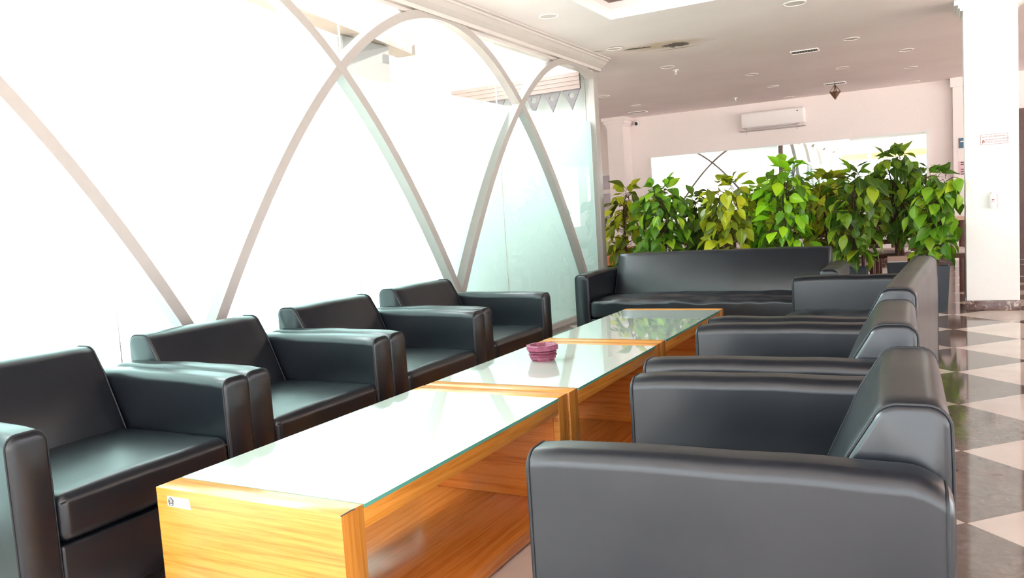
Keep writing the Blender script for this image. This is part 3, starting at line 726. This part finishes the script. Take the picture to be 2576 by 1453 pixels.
copy_thing(arm0, left_pos(2.53, -.01), R(90), 'black leather armchair along the glass wall, second from the front')
copy_thing(arm0, left_pos(3.42, -.015), R(90), 'black leather armchair along the glass wall, third from the front')
copy_thing(arm0, left_pos(4.31, -.03), R(89), 'black leather armchair along the glass wall, last before the corner post')
copy_thing(arm0, right_pos(1.955, -.838), R(-90+2.6), 'large black leather armchair in the right foreground, side turned to the camera')
copy_thing(arm0, right_pos(2.975, -.918), R(-90+2.2), 'black leather armchair right of the middle coffee table, behind the foreground one')
sofa = make_seat('sofa', 2.0, 'long black leather sofa facing the camera in front of the plants', 'sofa', 'black leather sofas', .015, 5, .738)
sofa.location = (-1.66, 5.945+D/2, 0)
sofa2 = copy_thing(sofa, (-.905+D/2, 4.475, 0), R(-90-2.0), 'black leather sofa seen end-on, on the right beyond the armchairs')

# ------------------------------------------------------------------ coffee tables
TX = (-1.93, -1.268)
def make_table(length, label):
    t = empty('coffee_table', (0, 0, 0), label, 'coffee table', 'glass topped coffee tables in a row')
    hw = (TX[1]-TX[0])/2; hl = length/2; T = .45; pw = .082
    for s_ in (-1, 1):
        a, b2 = (-hl, -hl+pw) if s_ < 0 else (hl-pw, hl)
        mb = MB(); mb.rbox(-hw, hw, a, b2, 0, T, .002, 1); ep = mb.build('end_panel', ['wood_x', 'wood_z_shaded'], t)
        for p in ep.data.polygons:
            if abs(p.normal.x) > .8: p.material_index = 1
    for s_ in (-1, 1):
        a, b2 = (-hw, -hw+.022) if s_ < 0 else (hw-.022, hw)
        mb = MB(); mb.rbox(a, b2, -hl+pw+.0005, hl-pw-.0005, T-.062, T-.011, .001, 1); mb.build('side_rail', 'wood_y', t)
    mb = MB(); mb.rbox(-hw, hw, -hl+pw+.0005, hl-pw-.0005, .012, .058, .002, 1); mb.build('lower_shelf', 'wood_in', t)
    for a, b2 in ((-hl+pw+.0005, -hl+pw+.006), (hl-pw-.006, hl-pw-.0005)): bx('inner_lining', 'wood_inx', -hw+.024, hw-.024, a, b2, .0585, T-.063, parent=t)
    mb = MB(); mb.rbox(-hw+.023, hw-.023, -hl+pw+.001, hl-pw-.001, T-.026, T-.012, .001, 1); mb.build('under_top', 'wood_y', t)
    mb = MB(); mb.box(-hw+.001, hw+.003, -hl+pw+.002, hl-pw-.002, T-.0105, T-.0005, 1); mb.mi[1] = 0
    mb.build('glass_top', ['tabletop', 'glass_edge'], t, smooth=False)
    return t
cx = (TX[0]+TX[1])/2
t1 = make_table(1.30, 'oak coffee table in the foreground with an inventory sticker on its end'); t1.location = (cx, 2.055, 0)
t2 = make_table(1.115, 'middle oak coffee table with the plum ashtray on its glass'); t2.location = (cx+.004, 3.272, 0)
t3 = make_table(1.315, 'far oak coffee table just in front of the long sofa'); t3.location = (cx+.002, 4.498, 0)
# chipped veneer edge on the near corner, part of the first table
mb = MB(); mb.tube([(.331, -.652, .449), (.332, -.62, .4505), (.3315, -.60, .449)], .0018, 5); mb.build('chipped_edge', 'ink', t1)
# sticker
t = empty('sticker', (-1.841, 1.405, .4145), 'white inventory sticker with a dark emblem on the near table end', 'sticker')
mb = MB(); vs = [(-.045, 0, .0145), (.041, 0, .0145), (.0445, 0, .006), (.0465, 0, -.0145), (-.041, 0, -.0145), (-.045, 0, -.011)]
vs2 = [(x, -.0007, z) for x, _, z in vs]; vs = [(x, -.0001, z) for x, _, z in vs]
mb.add(vs+vs2, [(0, 1, 2, 3, 4, 5), (11, 10, 9, 8, 7, 6)] + [(i, (i+1) % 6, 6+(i+1) % 6, 6+i) for i in range(6)]); mb.build('label_paper', 'paper', t, smooth=False)
mb = MB()
pent = [(.0105*math.sin(R(72*k)), .0125*math.cos(R(72*k))) for k in range(5)]
mb.tube([(x-.030, -.0009, z) for x, z in pent], .0014, 5, True)
mb.tube([(x*.62-.030, -.0009, z*.62+.0005) for x, z in pent], .0011, 5, True)
mb.tube([(-.034, -.0009, -.004), (-.030, -.0009, -.0062), (-.026, -.0009, -.004)], .001, 5); mb.tube([(-.030, -.0009, -.006), (-.030, -.0009, .004)], .001, 5)
mb.build('emblem', 'ink', t)
mb = MB()
for x0, x1, z in ((-.014, .000, .0065), (.002, .008, .0065), (.011, .022, .0065), (.025, .031, .0065), (.034, .039, .0055), (.018, .021, -.006), (.037, .040, -.006)): mb.box(x0, x1, -.0010, -.0007, z-.0005, z+.0005)
mb.build('print', 'sealant', t, smooth=False)
# ashtray: octagonal plum clay
t = empty('ashtray', (-1.668, 3.315, .4497), 'plum octagonal clay ashtray on the middle table', 'ashtray')
t.scale = (.95, .95, .80)
n8 = 8; rot = R(10)
outer = [(.066, .012), (.067, .026), (.073, .031), (.074, .037), (.063, .042), (.063, .044), (.072, .049), (.073, .055), (.064, .060), (.066, .062), (.081, .064), (.082, .088), (.078, .092), (.064, .092), (.061, .088), (.052, .066), (.0, .064)]
mb = MB(); mb.lathe([(0, .012)] + outer, n8, rot=rot); ab = mb.build('bowl', 'ash', t, smooth=False)
for k in range(4):
    a = rot+R(90*k+22); mb = MB(); mb.box(-.014, .014, -.03, .03, 0, .0122)
    o = mb.build('foot', 'ash', t, smooth=False); o.location = (.040*math.cos(a), .040*math.sin(a), 0); o.rotation_euler = (0, 0, a)
mb = MB(); mb.lathe([(0, .0645), (.050, .0645), (.050, .068), (0, .067)], 24); mb.build('ash_bed', 'ash_in', t)
for k in range(3):
    a = R(200+120*k); mb = MB(); mb.tube([(.060*math.cos(a), .060*math.sin(a), .0895), (.079*math.cos(a), .079*math.sin(a), .0895)], .0045, 8); mb.build('cigarette_notch', 'ash', t)

# ------------------------------------------------------------------ potted plants
def leaf(mb, uvs, base, axis, nrm, ln, wd, droop):
    side = axis.cross(nrm).normalized(); nrm = side.cross(axis).normalized()
    nl, prof = 7, [.0, .50, .88, 1.0, .90, .64, .30, .0]
    vs = []; fs = []; uv = []
    for i in range(nl+1):
        t = i/nl; w = wd*.5*prof[i]
        c = base + axis*ln*t - nrm*droop*ln*t*t
        for s_ in (-1, -.5, 0, .5, 1):
            vs.append(c + side*w*s_ + nrm*(abs(s_)*w*.35 + .03*wd*math.sin(9*t+3*s_))); uv.append((s_*prof[i], t))
    for i in range(nl):
        for k in range(4): a = i*5+k; fs.append((a, a+1, a+6, a+5))
    mb.add(vs, fs); uvs += uv
def make_plant(x, y, top, seed, leafmat, label, nleaf=88, spread=.26, low=.50, lean=0.0):
    rnd = random.Random(seed)
    t = empty('potted_plant', (x, y, 0), label, 'plant', 'potted plants in a row behind the long sofa', rnd.uniform(-.06, .06))
    b, a, h = .075, .098, .42
    mb = MB()
    def sq(r, z): return [(-r, -r, z), (r, -r, z), (r, r, z), (-r, r, z)]
    vs = sq(b, 0)+sq(a, h)+sq(a-.012, h)+sq(a-.016, h-.05); fs = [(3, 2, 1, 0)]
    for k in range(3):
        for i in range(4): j = (i+1) % 4; fs.append((k*4+i, k*4+j, k*4+4+j, k*4+4+i))
    fs.append((12, 13, 14, 15)); mb.add(vs, fs); mb.build('pot', 'pot', t, smooth=False)
    mb = MB(); mb.rbox(-a+.017, a-.017, -a+.017, a-.017, h-.05, h-.012, .008, 2, (3, 3, 1), lambda p: (p.x, p.y, p.z+.006*noise.noise(p*40))); mb.build('soil', 'soil', t)
    mb = MB(); tips = []
    for k in range(3):
        a0 = rnd.uniform(0, 6.28); pts = []; ph = rnd.uniform(0, 6); hh = top-.10-rnd.uniform(0, .25)
        for i in range(9):
            q = i/8; rr = .02+.05*q*q
            pts.append(Vector((rr*math.cos(a0+q*2.2)+.012*math.sin(ph+q*9)+lean*q, rr*math.sin(a0+q*2.2)+.01*math.cos(ph+q*8), h-.03+(hh-h+.03)*q)))
        mb.tube(pts, [.013-.008*i/8 for i in range(9)], 7); tips.append(pts)
    lv = MB(); uvs = []; pet = mb
    nleaf = int(nleaf*1.8)
    for k in range(nleaf):
        q = (k+.5)/nleaf; z = low+(top-.09-low)*q**.92+rnd.uniform(-.03, .03)
        pts = tips[k % 3]; i = min(8, max(0, int((z-h)/(pts[-1].z-h)*8))); c = pts[i].copy(); c.z = z
        an = k*2.39996+rnd.uniform(-.5, .5)
        env = spread*1.1*(.55+.45*math.sin(math.pi*min(1, .12+.83*q)))
        rad = env*rnd.uniform(.25, .85)
        if q > .93: rad *= .35
        out = Vector((math.cos(an), math.sin(an)*.62, 0))
        base = c + out*rad + Vector((0, 0, rnd.uniform(.0, .05)))
        pitch = rnd.gauss(-44, 27) if q < .93 else rnd.uniform(-15, 60)
        pitch = max(-82, min(65, pitch))
        an2 = an+rnd.gauss(0, .55); o2 = Vector((math.cos(an2), math.sin(an2), 0))
        axis = (o2*math.cos(R(pitch)) + Vector((0, 0, math.sin(R(pitch))))).normalized()
        nrm = (o2*-math.sin(R(pitch)) + Vector((0, 0, math.cos(R(pitch))))).normalized()
        roll = rnd.gauss(0, .45); nrm = (Matrix.Rotation(roll, 3, axis) @ nrm)
        ln = rnd.uniform(.125, .205)
        if x+base.x+axis.x*ln > .15:
            base.x = min(base.x, .07-x); axis = Vector((-abs(axis.x)*.4, axis.y-.2, axis.z-.1)).normalized()
        leaf(lv, uvs, base, axis, nrm, ln, ln*rnd.uniform(.50, .64), rnd.uniform(.05, .28))
        if rad > .03: pet.tube([c - Vector((0, 0, .02)), c+out*rad*.55+Vector((0, 0, .015)), base], .0028, 4)
    mb.build('stems', 'stem', t)
    f = lv.build('foliage', leafmat, t, angle=60); me = f.data
    ul = me.uv_layers.new(name='UVMap'); flat = [0.0]*(2*len(me.loops))
    for li, lp in enumerate(me.loops): flat[2*li], flat[2*li+1] = uvs[lp.vertex_index]
    ul.data.foreach_set('uv', flat)
    return t
PL = [(-3.18, 8.62, 1.44, 'leaf_yellow', 'potted plant at the left end of the row, touching the glass corner post', 84, .25, .38),
      (-2.72, 8.42, 1.43, 'leaf_green', 'full green potted plant, second from the corner post', 120, .30, .50),
      (-2.30, 8.55, 1.28, 'leaf_dark', 'low dark potted plant, third from the corner post', 80, .22, .46),
      (-1.99, 8.42, 1.42, 'leaf_yellow', 'yellowish potted plant with open leaves, fourth from the corner post', 92, .25, .48),
      (-1.68, 8.58, 1.36, 'leaf_bright', 'vivid green potted plant, fifth from the corner post', 110, .26, .50),
      (-1.38, 8.40, 1.52, 'leaf_bright', 'potted plant with an upright leaf at its tip, middle of the row', 96, .27, .50),
      (-1.03, 8.50, 1.39, 'leaf_yellow', 'yellow-green potted plant behind the right end of the long sofa', 104, .27, .48),
      (-.76, 8.44, 1.42, 'leaf_dark', 'potted plant whose pot shows beside the long sofa end', 92, .25, .50),
      (-.40, 8.52, 1.57, 'leaf_dark', 'tallest dark green potted plant, carton on its pot', 120, .27, .66),
      (-.06, 8.44, 1.37, 'leaf_green', 'potted plant at the right end of the row beside the white column', 88, .20, .50)]
for i, (x, y, top, lm, lab, nl, sp, low) in enumerate(PL):
    yn = 8.97 if i % 2 == 0 else 8.40          # two staggered rows
    x, top, y = x*yn/y, 1.13+(top-1.13)*yn/y, yn
    make_plant(x, y, top, 11+i, lm, lab, nl, sp, low)
# carton resting on the pot of the tall plant
t = empty('carton', (-.42, 8.915, .4205), 'small pinkish carton lying on the pot of the tallest plant', 'carton')
mb = MB(); mb.rbox(-.09, .09, -.055, .010, .0005, .062, .004, 2); mb.build('carton_body', 'box', t)
mb = MB(); mb.box(-.085, .088, -.0565, -.0548, .001, .013); mb.build('white_edge', 'paper', t, smooth=False)

# ------------------------------------------------------------------ dining furniture behind the plants
def make_dtable(label):
    t = empty('dining_table', (0, 0, 0), label, 'dining table', 'dining tables behind the plants')
    mb = MB(); mb.rbox(-.55, .55, -.38, .38, .715, .75, .006, 2); mb.build('table_top', 'tanwood', t)
    mb = MB()
    for b in ((-.47, .47, -.32, -.30, .63, .714), (-.47, .47, .30, .32, .63, .714), (-.49, -.47, -.30, .30, .63, .714), (.47, .49, -.30, .30, .63, .714)): mb.box(*b)
    mb.build('apron', 'darkwood', t, smooth=False)
    for sx in (-1, 1):
        for sy in (-1, 1): mb = MB(); mb.rbox(sx*.50-.03, sx*.50+.03, sy*.33-.03, sy*.33+.03, 0, .714, .004, 2); mb.build('leg', 'darkwood', t)
    return t
def make_dchair(label):
    t = empty('dining_chair', (0, 0, 0), label, 'dining chair', 'dark wooden dining chairs behind the plants')
    for sx in (-1, 1):
        mb = MB(); mb.rbox(sx*.20-.02, sx*.20+.02, -.22, -.18, 0, .43, .003, 2); mb.build('front_leg', 'darkwood', t)
        mb = MB(); pts = [(sx*.20, .20, 0), (sx*.20, .19, .43), (sx*.20, .23, .70), (sx*.20, .27, .93)]
        mb.tube(pts, [.02, .024, .022, .018], 8); mb.build('rear_leg', 'darkwood', t)
    mb = MB(); mb.rbox(-.22, .22, -.22, .20, .40, .44, .006, 2); mb.build('seat_frame', 'darkwood', t)
    mb = MB(); mb.rbox(-.215, .215, -.225, .165, .442, .49, .02, 3, (3, 3, 1)); mb.build('seat_pad', 'cushion', t)
    mb = MB(); mb.rbox(-.18, .18, .235, .262, .80, .90, .008, 2); mb.build('top_rail', 'darkwood', t)
    mb = MB(); mb.rbox(-.18, .18, .205, .235, .56, .61, .008, 2); mb.build('lower_rail', 'darkwood', t)
    for k in range(3): mb = MB(); mb.tube([(-.1+.1*k, .218, .605), (-.1+.1*k, .245, .805)], .009, 6); mb.build('spindle', 'darkwood', t)
    return t
d0 = make_dtable('tan topped dining table behind the left plants'); d0.location = (-2.55, 10.35, 0)
copy_thing(d0, (-1.25, 10.6, 0), 0, 'tan topped dining table behind the middle plants')
copy_thing(d0, (-.30, 11.9, 0), 0, 'tan topped dining table behind the tall right plant')
c0 = make_dchair('dark dining chair partly hidden beside the end plant and the column'); c0.location = (-.02, 9.70, 0); c0.rotation_euler = (0, 0, R(95))
for x, y, a, lab in ((-.58, 9.95, 172, 'dark dining chair behind the tall plant trunk'), (-1.17, 9.75, 12, 'dark dining chair seen under the leaves right of the long sofa'),
                     (-1.80, 9.70, 185, 'dark dining chair behind the middle of the plant row'), (-2.35, 9.66, 178, 'dark dining chair behind the left plants'),
                     (-.35, 11.0, 180, 'dark dining chair at the far right dining table'), (-2.6, 11.25, 0, 'dark dining chair on the far side of the left dining table')):
    copy_thing(c0, (x, y, 0), R(a), lab)
# orange cabinet end glimpsed left of the long sofa
t = empty('low_cabinet', (-3.62, 9.55, 0), 'orange wooden cabinet edge glimpsed between corner post and long sofa', 'cabinet')
mb = MB(); mb.rbox(-.28, .28, -.2, .2, .08, .62, .005, 2); mb.build('carcass', 'redwood', t)
mb = MB(); mb.rbox(-.30, .30, -.22, .22, .622, .65, .004, 2); mb.build('cabinet_top', 'redwood', t)
mb = MB(); mb.box(-.26, .26, -.18, .18, 0, .079); mb.build('plinth', 'darkwood', t, smooth=False)
